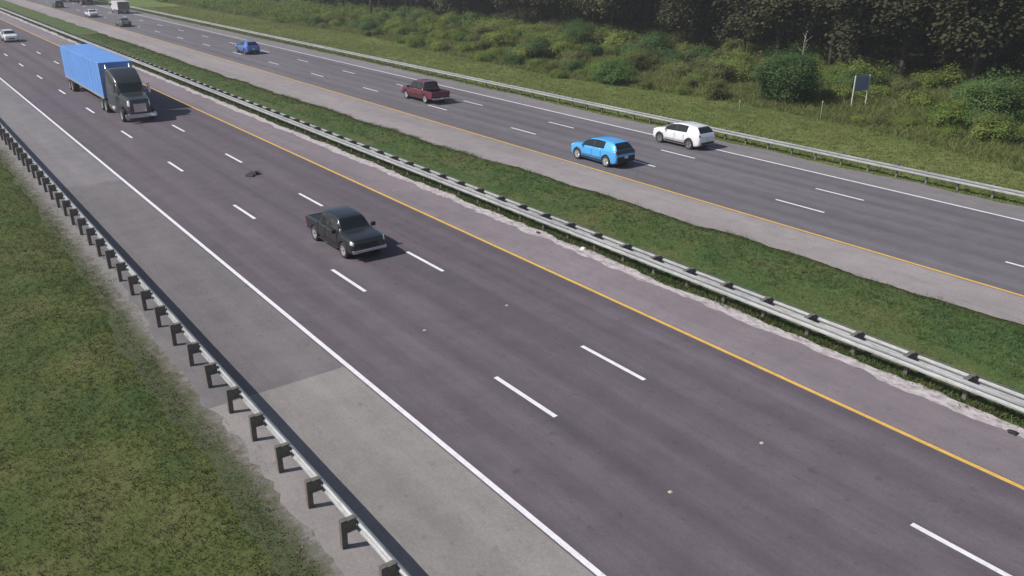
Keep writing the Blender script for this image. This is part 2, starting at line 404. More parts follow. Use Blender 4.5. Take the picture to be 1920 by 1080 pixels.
# ------------------------------------------------------------------ guardrails
WB = [(0, .43), (.03, .44), (.082, .47), (.082, .52), (.008, .575), (.008, .605), (.082, .66), (.082, .71), (.03, .74), (0, .75)]
def beam_mesh(length, face):         # face = +1: corrugation bulges towards +W
    V = []; F = []; n = len(WB)
    for x in (0, length):
        for d, z in WB: V.append((x, -face*d, z))
        for d, z in WB: V.append((x, -face*(d-0.006), z))
    m = 2*n
    for k in range(n-1):
        F.append([k, k+1, m+k+1, m+k]); F.append([n+k, m+n+k, m+n+k+1, n+k+1])
    for k in (0, n-1): F.append([k, m+k, m+n+k, n+k])
    for e in (0, m): F += [[e+k, e+k+1, e+n+k+1, e+n+k] for k in range(n-1)]
    me = mesh_of(V, F, M['galv'], name='rail_panel')
    bm = bmesh.new(); bm.from_mesh(me); bmesh.ops.recalc_face_normals(bm, faces=bm.faces[:]); bm.to_mesh(me); bm.free()
    return me

def guardrail(name, label, x0, x1, faces, w, off, sp, xpost, postmat, steel):
    """faces: tuple of beam directions; beams stand off the post by a blockout"""
    g = thing(name, P(0, 0, 0), 0, label, 'guardrail')
    pl = sp*2
    n = int((x1-x0)/pl)
    bms = {f: beam_mesh(pl+0.06, f) for f in faces}
    for f in faces:
        for k in range(n):
            put('rail_panel', bms[f], g, P(x0+k*pl, w+f*(off+0.004*(k % 2)), 0))
    hw = 0.055 if steel else 0.072
    pm = MB().box(-hw*0.9, hw*0.9, -hw, hw, -0.25, 0.80, 0.006).mesh(postmat, name='post')
    bk = {f: MB().box(-0.075, 0.075, min(-f*hw, -f*(off-0.002)), max(-f*hw, -f*(off-0.002)), 0.43, 0.785, 0.006).mesh(M['post'], name='blockout') for f in faces}
    i0 = math.ceil((x0-xpost)/sp)
    k = i0
    while xpost+k*sp < x0+n*pl:
        x = xpost+k*sp
        p = put('post', pm, g, P(x+RNG.normal(0, .02), w, 0)); p.rotation_euler = (RNG.normal(0, .012), RNG.normal(0, .018), RNG.normal(0, .04))
        for f in faces: put('blockout', bk[f], p)
        k += 1
    return g
guardrail('guardrail', 'single-sided steel guardrail on dark posts along the outer shoulder above the dark grassy slope', 2.0, 290, (1,), 6.16, 0.30, 1.88, 14.57, M['post'], False)
guardrail('guardrail', 'double-sided steel guardrail along the edge of the grass median', -6.0, 420, (-1, 1), 24.66, 0.28, 1.88, 9.23, M['post'], False)
guardrail('guardrail', 'single-sided steel guardrail on thin posts between roadway and brushy roadside', 0.0, 420, (-1,), 48.32, 0.24, 1.88, 19.2, M['steelpost'], True)

# ------------------------------------------------------------------ vehicles
def tang(a):                               # limited tangents along axis 0
    d = np.diff(a, axis=0); t = np.zeros_like(a)
    p = d[:-1]*d[1:]; s = d[:-1]+d[1:]
    t[1:-1] = np.where(p > 0, 2*p/np.where(np.abs(s) < 1e-9, 1, s), 0)
    t[0] = d[0]; t[-1] = d[-1]
    return t
def herm(a, u):
    u = np.asarray(u, float); i = np.clip(np.floor(u).astype(int), 0, len(a)-2); f = u-i
    t = tang(a); f = f.reshape(f.shape+(1,)*(a.ndim-1))
    return (2*f**3-3*f**2+1)*a[i]+(f**3-2*f**2+f)*t[i]+(-2*f**3+3*f**2)*a[i+1]+(f**3-f**2)*t[i+1]
class Surf:
    """body surface lofted over stations (x, zb, w, zbelt, wg, zr, wr); v 0..16 runs round the section"""
    def __init__(s, st):
        A = []
        for x, zb, w, zbelt, wg, zr, wr in st:
            zz = zr-zbelt-0.01
            A.append([(x, 0, zb), (x, w-0.10, zb), (x, w-0.015, zb+0.13), (x, w, zb+(zbelt-zb)*0.55), (x, w-0.03, zbelt-0.03), (x, wg, zbelt+0.01),
                      (x, wr, zbelt+0.01+zz*0.86), (x, wr-0.10, zbelt+0.01+zz*0.97), (x, 0, zr)])
        A = np.array(A, float); B = A[:, ::-1].copy()[:, 1:]; B[..., 1] *= -1
        s.A = np.concatenate([A, B], 1); s.n = len(st)
    def ev(s, S, V):
        S = np.atleast_1d(S); V = np.atleast_1d(V)
        a = herm(s.A, S)                                   # (ns, 17, 3)
        return herm(np.swapaxes(a, 0, 1), V).swapaxes(0, 1)   # (ns, nv, 3)
    def sx(s, x, v=3):
        g = np.linspace(0, s.n-1, 400); xx = s.ev(g, [v])[:, 0, 0]
        return float(np.interp(-x, -xx, g))
    def body(s, mats, ds=6, dv=3):
        S = np.linspace(0, s.n-1, (s.n-1)*ds+1); V = np.linspace(0, 16, 16*dv+1)[:-1]
        G = s.ev(S, V); m = len(V); F = []
        for i in range(len(S)-1):
            for j in range(m): F.append([i*m+j, i*m+(j+1) % m, (i+1)*m+(j+1) % m, (i+1)*m+j])
        F.append(list(range(m))); F.append([(len(S)-1)*m+j for j in range(m)][::-1])
        me = mesh_of(G.reshape(-1, 3), F, mats, True, 'body')
        bm = bmesh.new(); bm.from_mesh(me); bmesh.ops.remove_doubles(bm, verts=bm.verts[:], dist=1e-4)
        bmesh.ops.recalc_face_normals(bm, faces=bm.faces[:]); bm.to_mesh(me); bm.free()
        me.polygons.foreach_set('use_smooth', [True]*len(me.polygons))
        return me
    def patch(s, name, s0, s1, v0, v1, mat, parent, off=0.006, ns=10, nv=8, depth=0.02):
        S = np.linspace(s0, s1, ns); V = np.linspace(v0, v1, nv); G = s.ev(S, V); e = 0.01
        du = s.ev(S+e, V)-s.ev(S-e, V); dv = s.ev(S, V+e)-s.ev(S, V-e)
        n = np.cross(du, dv); n /= np.linalg.norm(n, axis=-1, keepdims=True)+1e-9
        c = np.array([G[..., 0].mean(), 0, 0.55])
        if ((G-c)*n).sum(-1).mean() < 0: n = -n
        top = G+n*off; bot = G-n*depth
        Vt = np.concatenate([top.reshape(-1, 3), bot.reshape(-1, 3)]); F = []; q = ns*nv
        for i in range(ns-1):
            for j in range(nv-1): F.append([i*nv+j, i*nv+j+1, (i+1)*nv+j+1, (i+1)*nv+j])
        ring = [j for j in range(nv)]+[i*nv+nv-1 for i in range(1, ns)]+[(ns-1)*nv+j for j in range(nv-2, -1, -1)]+[i*nv for i in range(ns-2, 0, -1)]
        for a, b in zip(ring, ring[1:]+ring[:1]): F.append([a, b, q+b, q+a])
        me = mesh_of(Vt, F, mat, False, name)
        bm = bmesh.new(); bm.from_mesh(me); bmesh.ops.recalc_face_normals(bm, faces=bm.faces[:])
        bm.faces.ensure_lookup_table()
        if Vector(n[ns//2, nv//2]).dot(bm.faces[(ns//2)*(nv-1)+nv//2-1].normal) < 0: bmesh.ops.reverse_faces(bm, faces=bm.faces[:])
        bm.to_mesh(me); bm.free()
        for p in me.polygons[:(ns-1)*(nv-1)]: p.use_smooth = True
        return put(name, me, parent)

def boolean_cut(me, cutters):
    a = bpy.data.objects.new('tmp_body', me); COL.objects.link(a); cs = []
    for c in cutters:
        o = bpy.data.objects.new('tmp_cut', c); COL.objects.link(o); cs.append(o)
        md = a.modifiers.new('b', 'BOOLEAN'); md.operation = 'DIFFERENCE'; md.object = o; md.solver = 'EXACT'
    dg = bpy.context.evaluated_depsgraph_get()
    out = bpy.data.meshes.new_from_object(a.evaluated_get(dg))
    for o in [a]+cs: bpy.data.objects.remove(o)
    return out if len(out.polygons) > 10 else me
def cyl_y(x, z, r, y0, y1, n=28):
    me = MB().lathe_y([(0.0001, y0), (r, y0), (r, y1), (0.0001, y1)], (x, 0, z), n)
    m = mesh_of(me.v, me.f, [M['black'], M['black']], False, 'cut')
    bm = bmesh.new(); bm.from_mesh(m); bmesh.ops.remove_doubles(bm, verts=bm.verts[:], dist=0.001); bmesh.ops.recalc_face_normals(bm, faces=bm.faces[:])
    for f in bm.faces: f.material_index = 1
    bm.to_mesh(m); bm.free(); return m
def box_mesh(*a):
    m = MB().box(*a); return mesh_of(m.v, m.f, [M['black'], M['black']], False, 'cut')

WHEEL = {}
def wheel_meshes(r, wid, rim):
    k = (round(r, 3), round(wid, 3), rim.name)
    if k not in WHEEL:
        h = wid/2
        t = MB().lathe_y([(r*0.64, -h*0.9), (r*0.72, -h), (r*0.93, -h), (r, -h*0.72), (r, h*0.72), (r*0.93, h), (r*0.72, h), (r*0.64, h*0.9), (r*0.64, -h*0.9)])
        d = MB().lathe_y([(r*0.655, h*0.94), (r*0.60, h*0.90), (r*0.56, h*0.55), (r*0.2, h*0.50), (0.001, h*0.55)], n=24)
        d.lathe_y([(r*0.655, -h*0.94), (r*0.5, -h*0.8), (0.001, -h*0.7)], n=24)
        for i in range(5):
            a = 2*pi*i/5; c, s_ = cos(a), sin(a); ww = r*0.10
            pts = []
            for rr, yy in ((r*0.12, h*0.75), (r*0.60, h*0.88)):
                for sg in (-1, 1): pts.append((rr*c-sg*ww*s_, yy, rr*s_+sg*ww*c)); pts.append((rr*c-sg*ww*s_, yy-0.05, rr*s_+sg*ww*c))
            d.add(pts, [[0, 2, 6, 4], [0, 4, 5, 1], [2, 3, 7, 6], [4, 6, 7, 5]])
        WHEEL[k] = (t.mesh(M['rubber'], True, 'wheel'), d.mesh(rim, False, 'rim'))
    return WHEEL[k]
def wheel(parent, x, y, r, wid=0.22, side=None, rim=None):
    t, d = wheel_meshes(r, wid, rim or M['rim']); side = side or (1 if y > 0 else -1)
    o = put('wheel', t, parent, (x, y, r)); o.rotation_euler = (0, 0, 0 if side > 0 else pi)
    put('rim', d, o); return o

def common_parts(c, sf, mats, L, front, rear, zplate=0.6):
    pass

def make_car(name, paint, loc, rz, label, group=None, kind='suv', scale=1.0, cat='car', rails=False, rear_shade=None, rim=None):
    c = thing(name, loc, rz, label, cat, group)
    if kind == 'suv':
        st = [(2.20, .42, .62, .70, .54, .74, .44), (2.13, .30, .80, .84, .73, .90, .62), (1.78, .24, .90, .96, .83, 1.03, .70), (1.22, .22, .92, 1.02, .85, 1.11, .72),
              (.36, .22, .925, 1.05, .85, 1.54, .64), (-.45, .22, .925, 1.08, .85, 1.63, .64), (-1.64, .24, .915, 1.12, .84, 1.55, .61), (-2.11, .32, .88, 1.08, .81, 1.15, .70), (-2.20, .40, .84, .94, .77, .99, .66), (-2.24, .46, .78, .86, .72, .90, .60)]
        r, ax, wid = 0.365, (1.38, -1.34), 0.235; sr = (6.22, 6.95); rl = (7.05, 8.3, 4.05, 5.6)
    elif kind == 'sedan':
        st = [(2.38, .36, .60, .60, .52, .64, .42), (2.30, .26, .78, .70, .71, .76, .60), (1.85, .20, .88, .82, .81, .90, .70), (1.05, .18, .90, .90, .83, .98, .70),
              (.20, .18, .90, .92, .82, 1.38, .60), (-.50, .18, .90, .94, .82, 1.44, .60), (-1.05, .18, .90, .96, .82, 1.38, .58), (-1.75, .2, .89, .98, .82, 1.04, .66), (-2.28, .28, .84, .92, .77, .98, .62), (-2.40, .36, .78, .80, .70, .84, .58)]
        r, ax, wid = 0.33, (1.42, -1.40), 0.22; sr = (6.05, 6.9); rl = (7.9, 8.75, 4.0, 5.3)
    sf = Surf(st)
    cuts = [cyl_y(x, r, r+0.055, s*0.62, s*1.05) if s > 0 else cyl_y(x, r, r+0.055, -1.05, -0.62) for x in ax for s in (1, -1)]
    put('body', boolean_cut(sf.body([paint, M['black']]), cuts), c)
    for sgn in (0, 1):
        f = (lambda a, b: (a, b)) if sgn == 0 else (lambda a, b: (16-b, 16-a))
        a, b = f(5.04, 5.98); sf.patch('window_trim', 3.30, sf.sx(-1.04, 5) if kind == 'suv' else 6.5, a, b, M['black'], c, 0.003, 14)
        a, b = f(5.12, 5.93)
        for i, (s0, s1) in enumerate(((3.42, sf.sx(-.02, 5)), (sf.sx(-.10, 5), sf.sx(-1.0, 5)), (sf.sx(-1.08, 5), min(6.1, sf.sx(-1.62, 5))))):
            if kind == 'sedan' and i == 2: s0, s1 = sf.sx(-.86, 5), 6.45
            if kind == 'sedan' and i == 1: s0, s1 = sf.sx(-.10, 5), sf.sx(-.80, 5)
            if kind == 'suv' and i == 2: continue
            sf.patch('side_window', s0, s1, a, b, M['glass'], c)
        a, b = f(2.35, 4.85)
        for x0, x1, hx in ((0.93, -.03, .12), (-.08, -.88, -.74)):
            d = sf.patch('door', sf.sx(x0), sf.sx(x1), a, b, paint, c, 0.004, 8, 8)
            y = 0.915*(1 if sgn == 0 else -1)
            MB().box(hx-.10, hx+.08, y-.03, y+.03, .86, .89, 0.006).put('door_handle', paint, d)
        a, b = f(3.75, 4.95); sf.patch('headlight', 0.75, 1.75, a, b, M['lamp'], c, 0.008)
        a, b = f(rl[2], rl[3]); sf.patch('tail_light', rl[0], rl[1], a, b, M['tail'], c, 0.010)
        a, b = f(1.7, 2.25); sf.patch('sill', sf.sx(0.92), sf.sx(-.90), a, b, M['black'], c, 0.008, 8, 4)
        y = 0.98*(1 if sgn == 0 else -1)
        MB().box(.78, .90, min(y-.09, y+.09), max(y-.09, y+.09), 1.02, 1.15, 0.03).put('mirror', paint, c)
        if rails and kind == 'suv':
            yy = 0.56*(1 if sgn == 0 else -1); MB().box(-1.5, .1, yy-.02, yy+.02, 1.585, 1.64, 0.01).put('roof_rail', M['black'], c)
    sf.patch('windscreen', 3.08, 3.93, 6.2, 9.8, M['glass'], c)
    sf.patch('rear_window', sr[0], sr[1], 6.25, 9.75, M['glass'], c)
    if rear_shade: sf.patch('tailgate', 7.02, 8.95, 4.3, 11.7, rear_shade, c, 0.008, 10, 20)  # dark colour over the tailgate paints in the shade on the car's rear
    sf.patch('bumper_cover', 7.75, 8.9, 1.3, 14.7, M['black'], c, 0.007, 8, 40) if False else None
    xf, xr = st[0][0], st[-1][0]
    MB().box(xf-.02, xf+.012, -.40, .40, .46, .62, 0.01).put('grille', M['black'], c)
    (MB().box(xr-.03, xr+.06, -.76, .76, .38, .74, 0.02) if rear_shade else MB().box(xr-.03, xr+.03, -.62, .62, .40, .56, 0.02)).put('rear_bumper', M['black'], c)  # taller black bumper carries the painted rear shade lower down
    MB().box(xr-.042, xr+.02, -.155, .155, .62, .77, 0.004).put('number_plate', M['plate'], c)
    if kind == 'suv': MB().box(-1.79, -1.53, -.58, .58, 1.52, 1.556, 0.012).put('spoiler', paint, c)
    for x in ax:
        for y in (0.81, -0.81): wheel(c, x, y, r, wid, rim=rim or M['rim_grey'])
    c.scale = (scale, scale, scale)
    return c

def make_pickup(name, paint, loc, rz, label, group=None, cabx=-0.95, tail=-2.75, cover=False, scale=1.0):
    c = thing(name, loc, rz, label, 'pickup truck', group)
    st = [(2.66, .48, .70, .90, .62, .94, .52), (2.60, .42, .88, 1.00, .82, 1.06, .70), (2.2, .36, .96, 1.07, .89, 1.14, .76), (1.38, .34, .97, 1.12, .90, 1.21, .78),
          (.72, .34, .975, 1.13, .90, 1.76, .69), (cabx*0.3, .34, .975, 1.14, .90, 1.83, .69), (cabx+.12, .36, .97, 1.14, .90, 1.79, .68), (cabx, .38, .965, 1.13, .89, 1.24, .74), (cabx-.03, .40, .95, 1.08, .87, 1.12, .74)]
    sf = Surf(st); r = 0.39; ax = (1.72, -1.55)
    mk2 = lambda x: [cyl_y(x, r, r+0.07, .66, 1.1), cyl_y(x, r, r+0.07, -1.1, -.66)]
    put('body', boolean_cut(sf.body([paint, M['black']]), mk2(ax[0])), c)
    bx0, bx1 = tail+.06, cabx-.06
    bb = MB().box(bx0, bx1, -.955, .955, .48, 1.12, 0.03); bm_ = mesh_of(bb.v, bb.f, [paint, M['black']], False, 'bed')
    bed = put('bed', boolean_cut(bm_, [box_mesh(bx0+.08, bx1-.05, -.80, .80, .62 if not cover else 1.06, 1.4)]+mk2(ax[1])), c)
    if cover: MB().box(bx0+.10, bx1-.07, -.79, .79, 1.06, 1.10, 0.01).put('bed_cover', M['black'], c)
    MB().box(tail, tail+.055, -.80, .80, .62, 1.10, 0.02).put('tailgate', paint, c)
    MB().box(tail-.14, tail-.005, -.92, .92, .46, .60, 0.03).put('rear_bumper', M['chrome'], c)
    MB().box(2.60, 2.76, -.90, .90, .44, .62, 0.04).put('front_bumper', M['chrome'] if paint is not M['p_maroon'] else paint, c)
    MB().box(2.64, 2.69, -.48, .48, .66, .92, 0.015).put('grille', M['black'], c)
    MB().box(tail-.155, tail-.13, -.155, .155, .46, .60, 0.003).put('number_plate', M['plate'], c)
    for sgn in (0, 1):
        f = (lambda a, b: (a, b)) if sgn == 0 else (lambda a, b: (16-b, 16-a)); sg = 1 if sgn == 0 else -1
        a, b = f(5.04, 5.98); sf.patch('window_trim', 3.34, 6.1, a, b, M['black'], c, 0.003, 14)
        a, b = f(5.12, 5.93); mid = (0.55+cabx)/2+.12
        sf.patch('side_window', 3.45, sf.sx(mid+.04, 5), a, b, M['glass'], c)
        sf.patch('side_window', sf.sx(mid-.06, 5), 6.05, a, b, M['glass'], c)
        a, b = f(2.35, 4.85)
        for x0, x1 in ((1.2, mid), (mid-.05, cabx+.12)):
            d = sf.patch('door', sf.sx(x0), sf.sx(x1), a, b, paint, c, 0.004, 8, 8)
            MB().box(x1+.08, x1+.24, min(sg*.955, sg*1.0), max(sg*.955, sg*1.0), .98, 1.015, 0.006).put('door_handle', paint, d)
        a, b = f(3.4, 4.9); sf.patch('headlight', 0.55, 1.5, a, b, M['lamp'], c, 0.010)
        MB().box(tail+.01, tail+.10, min(sg*.82, sg*.962), max(sg*.82, sg*.962), .78, 1.08, 0.01).put('tail_light', M['tail'], c)
        MB().box(1.02, 1.16, min(sg*.97, sg*1.20), max(sg*.97, sg*1.20), 1.12, 1.32, 0.03).put('mirror', M['black'], c)
        MB().box(cabx, 1.25, min(sg*.90, sg*1.02), max(sg*.90, sg*1.02), .34, .40, 0.02).put('side_step', M['black'], c)
    sf.patch('windscreen', 3.08, 3.93, 6.2, 9.8, M['glass'], c)
    sf.patch('rear_window', 6.12, 6.8, 6.5, 9.5, M['glass'], c)
    MB().box(tail+.2, 2.3, -.45, -.30, .36, .50).box(tail+.2, 2.3, .30, .45, .36, .50).put('chassis', M['black'], c)
    for x in ax:
        for y in (0.84, -0.84): wheel(c, x, y, r, 0.26)
    c.scale = (scale,)*3
    return c

def make_semi(name, paint, trailer, loc, rz, label, tl=16.0):
    """origin on the ground below the front bumper; +x forward, trailer behind"""
    c = thing(name, loc, rz, label, 'truck')
    st = [(-.02, .75, .60, 1.50, .52, 1.60, .42), (-.12, .60, .80, 1.68, .74, 1.80, .60), (-.9, .60, .95, 1.84, .88, 1.98, .70), (-1.75, .55, 1.05, 1.92, .98, 2.08, .80),
          (-2.45, .55, 1.20, 2.0, 1.12, 2.95, .98), (-3.3, .55, 1.22, 2.05, 1.17, 3.5, 1.05), (-4.2, .55, 1.22, 2.1, 1.18, 3.80, 1.08), (-5.1, .6, 1.22, 2.1, 1.18, 3.80, 1.08), (-5.18, .7, 1.18, 2.05, 1.14, 3.72, 1.04)]
    sf = Surf(st); r = 0.51
    cut = [cyl_y(-1.25, r, r+.12, .55, 1.4), cyl_y(-1.25, r, r+.12, -1.4, -.55)]
    put('cab', boolean_cut(sf.body([paint, M['black']]), cut), c)
    sf.patch('windscreen', 3.12, 3.9, 6.25, 9.75, M['glass'], c)
    MB().box(-.06, .03, -.48, .48, .85, 1.50, 0.02).put('grille', M['chrome'], c)
    MB().box(-.16, .12, -1.18, 1.18, .42, .74, 0.05).put('bumper', M['chrome'], c)
    for sg in (1, -1):
        f = (lambda a, b: (a, b)) if sg > 0 else (lambda a, b: (16-b, 16-a))
        a, b = f(5.1, 5.8); sf.patch('side_window', 3.62, 4.55, a, b, M['glass'], c)
        a, b = f(2.4, 4.85); d = sf.patch('door', 3.75, 4.75, a, b, paint, c, 0.004)
        MB().box(-3.05, -2.85, min(sg*1.2, sg*1.26), max(sg*1.2, sg*1.26), 1.52, 1.56).put('door_handle', M['chrome'], d)
        a, b = f(3.2, 4.6); sf.patch('headlight', 0.55, 1.35, a, b, M['lamp'], c, 0.012)
        MB().tube((-3.0, sg*.98, .72), (-4.6, sg*.98, .72), .31, .31, 16).put('fuel_tank', M['chrome'], c, True)
        MB().tube((-5.26, sg*.92, .9), (-5.26, sg*.92, 4.0), .075, .075, 10).put('exhaust_stack', M['chrome'], c, True)
        MB().box(-2.25, -2.05, min(sg*1.30, sg*1.50), max(sg*1.30, sg*1.50), 1.95, 2.75, 0.03).tube((-2.3, sg*1.1, 2.3), (-2.15, sg*1.34, 2.3), .02, .02, 6).put('mirror', M['chrome'], c)
        wheel(c, -1.25, sg*1.06, r, .30)
        for x in (-6.3, -7.65): wheel(c, x, sg*.98, r, .56)
        for x in (-tl-3.75, -tl-5.05): wheel(c, x, sg*.98, r, .56)
    MB().box(-8.4, -1.0, -.42, -.28, .68, .92).box(-8.4, -1.0, .28, .42, .68, .92).box(-7.4, -6.4, -.5, .5, .92, 1.12).put('chassis', M['black'], c)
    x1 = -6.0; x0 = x1-tl
    t = MB().box(x0, x1, -1.29, 1.29, 1.18, 4.08, 0.03).put('trailer_box', trailer, c)
    n = int(tl/1.2)
    rib = MB().box(-.03, .03, -.006, .006, 1.32, 3.98).mesh(trailer, name='panel_rib')
    for sg in (1, -1):
        for k in range(1, n): put('panel_rib', rib, t, (x1-k*tl/n, sg*1.296, 0))
        MB().box(x0+.05, x1-.05, min(sg*1.285, sg*1.305), max(sg*1.285, sg*1.305), 1.14, 1.30).put('side_rail', M['galv'], t)
        MB().box(x0-.04, x0-.002, min(sg*.03, sg*1.24), max(sg*.03, sg*1.24), 1.28, 3.98, 0.01).put('rear_door', trailer, t)
        MB().box(x0-.07, x0-.042, min(sg*.85, sg*1.2), max(sg*.85, sg*1.2), 1.0, 1.12).put('tail_light', M['tail'], t)
        MB().box(x1-2.75, x1-2.55, min(sg*.62, sg*.82), max(sg*.62, sg*.82), .25, 1.18).put('landing_leg', M['steelpost'], t)
    for sg in (1, -1): MB().box(x1-.05, x1+.02, min(sg*1.24, sg*1.31), max(sg*1.24, sg*1.31), 1.2, 4.06, .01).put('corner_post', M['galv'], t)
    MB().box(x0-.05, x0+.08, -1.2, 1.2, .52, .64).box(x0-.02, x0+.06, -.75, -.6, .6, 1.2).box(x0-.02, x0+.06, .6, .75, .6, 1.2).put('underride_bar', M['black'], t)
    MB().box(x0+.4, x0+4.0, -.55, -.4, .7, 1.18).box(x0+.4, x0+4.0, .4, .55, .7, 1.18).put('bogie', M['black'], t)
    return c

def make_box_truck(name, loc, rz, label):
    """origin on the ground below the tail; +x forward"""
    c = thing(name, loc, rz, label, 'truck')
    b = MB().box(0, 4.9, -1.2, 1.2, .80, 2.42, 0.03).put('cargo_box', M['p_white'], c)
    MB().box(-.03, .004, -1.08, 1.08, .88, 2.32, 0.01).put('roll_door', M['p_grey'], b)  # dark grey door colour stands in for shade on the white rear
    st = [(7.5, .55, .72, 1.05, .64, 1.12, .54), (7.4, .45, .9, 1.2, .82, 1.28, .68), (6.75, .4, .98, 1.3, .9, 1.42, .74), (6.1, .4, 1.0, 1.35, .92, 2.1, .74), (5.3, .4, 1.0, 1.36, .92, 2.2, .76), (4.95, .42, .99, 1.35, .92, 2.15, .76)]
    sf = Surf(st); r = .39
    put('cab', boolean_cut(sf.body([M['p_white'], M['black']]), [cyl_y(6.55, r, r+.07, .6, 1.1), cyl_y(6.55, r, r+.07, -1.1, -.6)]), c)
    sf.patch('windscreen', 2.1, 2.9, 6.25, 9.75, M['glass'], c)
    for sg in (1, -1):
        f = (lambda a, b: (a, b)) if sg > 0 else (lambda a, b: (16-b, 16-a)); a, b2 = f(5.1, 5.9)
        sf.patch('side_window', 2.5, 4.2, a, b2, M['glass'], c)
        MB().box(-.06, -.02, min(sg*.95, sg*1.15), max(sg*.95, sg*1.15), .78, .92).put('tail_light', M['tail'], c)
        MB().box(5.95, 6.1, min(sg*1.0, sg*1.25), max(sg*1.0, sg*1.25), 1.4, 1.75, .03).put('mirror', M['black'], c)
        wheel(c, 6.55, sg*.86, r, .25); wheel(c, 1.3, sg*.88, r, .46)
    MB().box(.1, 6.9, -.45, -.32, .55, .95).box(.1, 6.9, .32, .45, .55, .95).put('chassis', M['black'], c)
    MB().box(-.12, .06, -1.1, 1.1, .5, .68, .02).box(-.05, .15, -.5, -.3, .6, .96).box(-.05, .15, .3, .5, .6, .96).put('rear_bumper', M['steelpost'], c)
    return c

AWAY, TOWARD = 0.0, pi
make_pickup('pickup_truck', M['p_black'], P(33.70, 15.72), TOWARD, 'dark charcoal pickup truck with bright wheels driving in the middle lane', cover=True, scale=.92, tail=-2.55)
make_pickup('pickup_truck', M['p_maroon'], P(65.2, 39.4), AWAY, 'maroon pickup truck driving away ahead of the sky blue hatchback', cabx=-1.15)
make_car('car', M['p_blue'], P(38.55, 36.55), AWAY, 'bright sky blue compact car beside the yellow line', kind='suv', rear_shade=M['p_black'], rim=M['rim'])  # black tail on this blue body is painted shade
make_car('car', M['p_white'], P(38.75, 44.55), AWAY, 'white compact car with rear spoiler close to the brushy roadside guardrail', kind='suv', rails=False)
make_car('car', M['p_blue2'], P(109.6, 39.5), AWAY, 'darker blue car driving farther up the road than the maroon pickup', kind='suv')
make_car('car', M['p_white'], P(144.2, 16.75), TOWARD, 'white car with dark windows following far behind the blue trailer', kind='suv', rails=True)
make_car('car', M['p_white'], P(185.8, 36.5), AWAY, 'small white car next to the median ahead of a grey car', kind='sedan')
make_car('car', M['p_grey'], P(160.6, 36.4), AWAY, 'dark grey car next to the median behind a small white car', kind='sedan')
make_car('car', M['p_black'], P(219.0, 36.4), AWAY, 'black car next to the median driving ahead of the small white car', kind='suv')
make_car('car', M['p_white'], P(240.6, 40.9), AWAY, 'white car in the middle lane driving ahead of the grey box trailer', kind='suv')
make_box_truck('box_truck', P(190.0, 43.7), AWAY, 'white box truck with shade painted grey on its rear door following a grey box trailer')
make_semi('semi_truck', M['p_tractor'], M['p_trailer'], P(69.6, 15.95), TOWARD, 'dark tractor unit pulling a long bright blue box trailer')
make_semi('semi_truck', M['p_tractor'], M['p_trailer_grey'], P(224.0+22.0, 43.75), AWAY, 'tractor unit with a grey box trailer driving ahead of the white box truck')

# litter on the road and shoulder
def blob(name, loc, size, mat, label, cat, seed, flat=0.3):
    r = np.random.default_rng(seed); bm = bmesh.new(); bmesh.ops.create_icosphere(bm, subdivisions=2, radius=1)
    for v in bm.verts:
        k = 1+r.uniform(-.28, .28); v.co = (v.co.x*size[0]*k, v.co.y*size[1]*k, max(v.co.z*size[2]*k, -size[2]*flat)+size[2]*flat)
    me = bpy.data.meshes.new(name); bm.to_mesh(me); bm.free(); me.materials.append(mat)
    put(name, me, None, loc, label=label, cat=cat)
def tread(loc, rz):
    V = []; F = []; n = 14
    for i in range(n+1):
        u = i/n; x = -0.42+0.84*u; z = 0.012+0.16*sin(u*pi*2.3)**2*(0.4+u); w = 0.24+0.05*sin(u*17)+0.03*sin(u*41)
        c_ = 0.10*sin(u*4)
        V += [(x, c_-w, z+.02*sin(u*23)), (x, c_+w, z), (x, c_+w, z+.03), (x, c_-w, z+.03+.02*sin(u*23))]
    for i in range(n):
        for k in range(4): F.append([i*4+k, i*4+(k+1) % 4, (i+1)*4+(k+1) % 4, (i+1)*4+k])
    F += [[3, 2, 1, 0], [n*4, n*4+1, n*4+2, n*4+3]]
    put('tyre_tread', mesh_of(V, F, M['rubber'], name='tyre_tread'), None, loc, rz, 'strip of black shredded tyre tread lying in the lane behind the pickup', 'tyre debris')
tread(P(48.6, 16.95, 0.002), -0.95)
blob('litter', P(26.5, 24.22, 0.002), (.16, .11, .09), M['plate'], 'white scrap of litter under the double-sided guardrail', 'litter', 3)
blob('rubber_scrap', P(7.4, 23.78, 0.0), (.16, .12, .07), M['rubber'], 'black scrap of rubber on the pale gravel strip', 'litter', 5)
blob('rubber_scrap', P(29.6, 24.05, 0.002), (.14, .08, .05), M['rubber'], 'dark curled scrap beside white litter at the double-sided guardrail', 'litter', 6)

# ------------------------------------------------------------------ road sign and marker posts
sg = thing('road_sign', P(40.0, 68.9, float(gz(40.0, 68.9))), radians(-14), 'blue rectangular road sign on two pale posts standing in the brush', 'road sign')
pan = MB().box(-.02, .02, -.76, .76, 1.25, 2.55, 0.012).put('panel', M['signblue'], sg)
for z in (1.45, 1.9, 2.35): MB().box(.022, .05, -.72, .72, z-.03, z+.03).put('stiffener', M['galv'], pan)
for y in (-.82, .82): MB().box(-.05, .06, y-.055, y+.055, -.5, 2.6, 0.006).put('post', M['wood'], sg)
def marker(X, W, h, label):
    z = float(gz(X, W)); t = thing('marker_post', P(X, W, z), 0.2, label, 'marker post')
    MB().box(-.02, .02, -.055, .055, -.3, h, 0.008).put('shaft', M['markerpost'], t)
    MB().box(-.03, .03, -.07, .07, h-.16, h+.02, 0.01).put('cap', M['wood'], t)
marker(44.6, 58.2, 0.95, 'short pale marker post at the edge of mown grass beside the large round bush')
marker(38.3, 60.6, 1.5, 'taller pale marker post at the edge of mown grass between bush and blue sign')

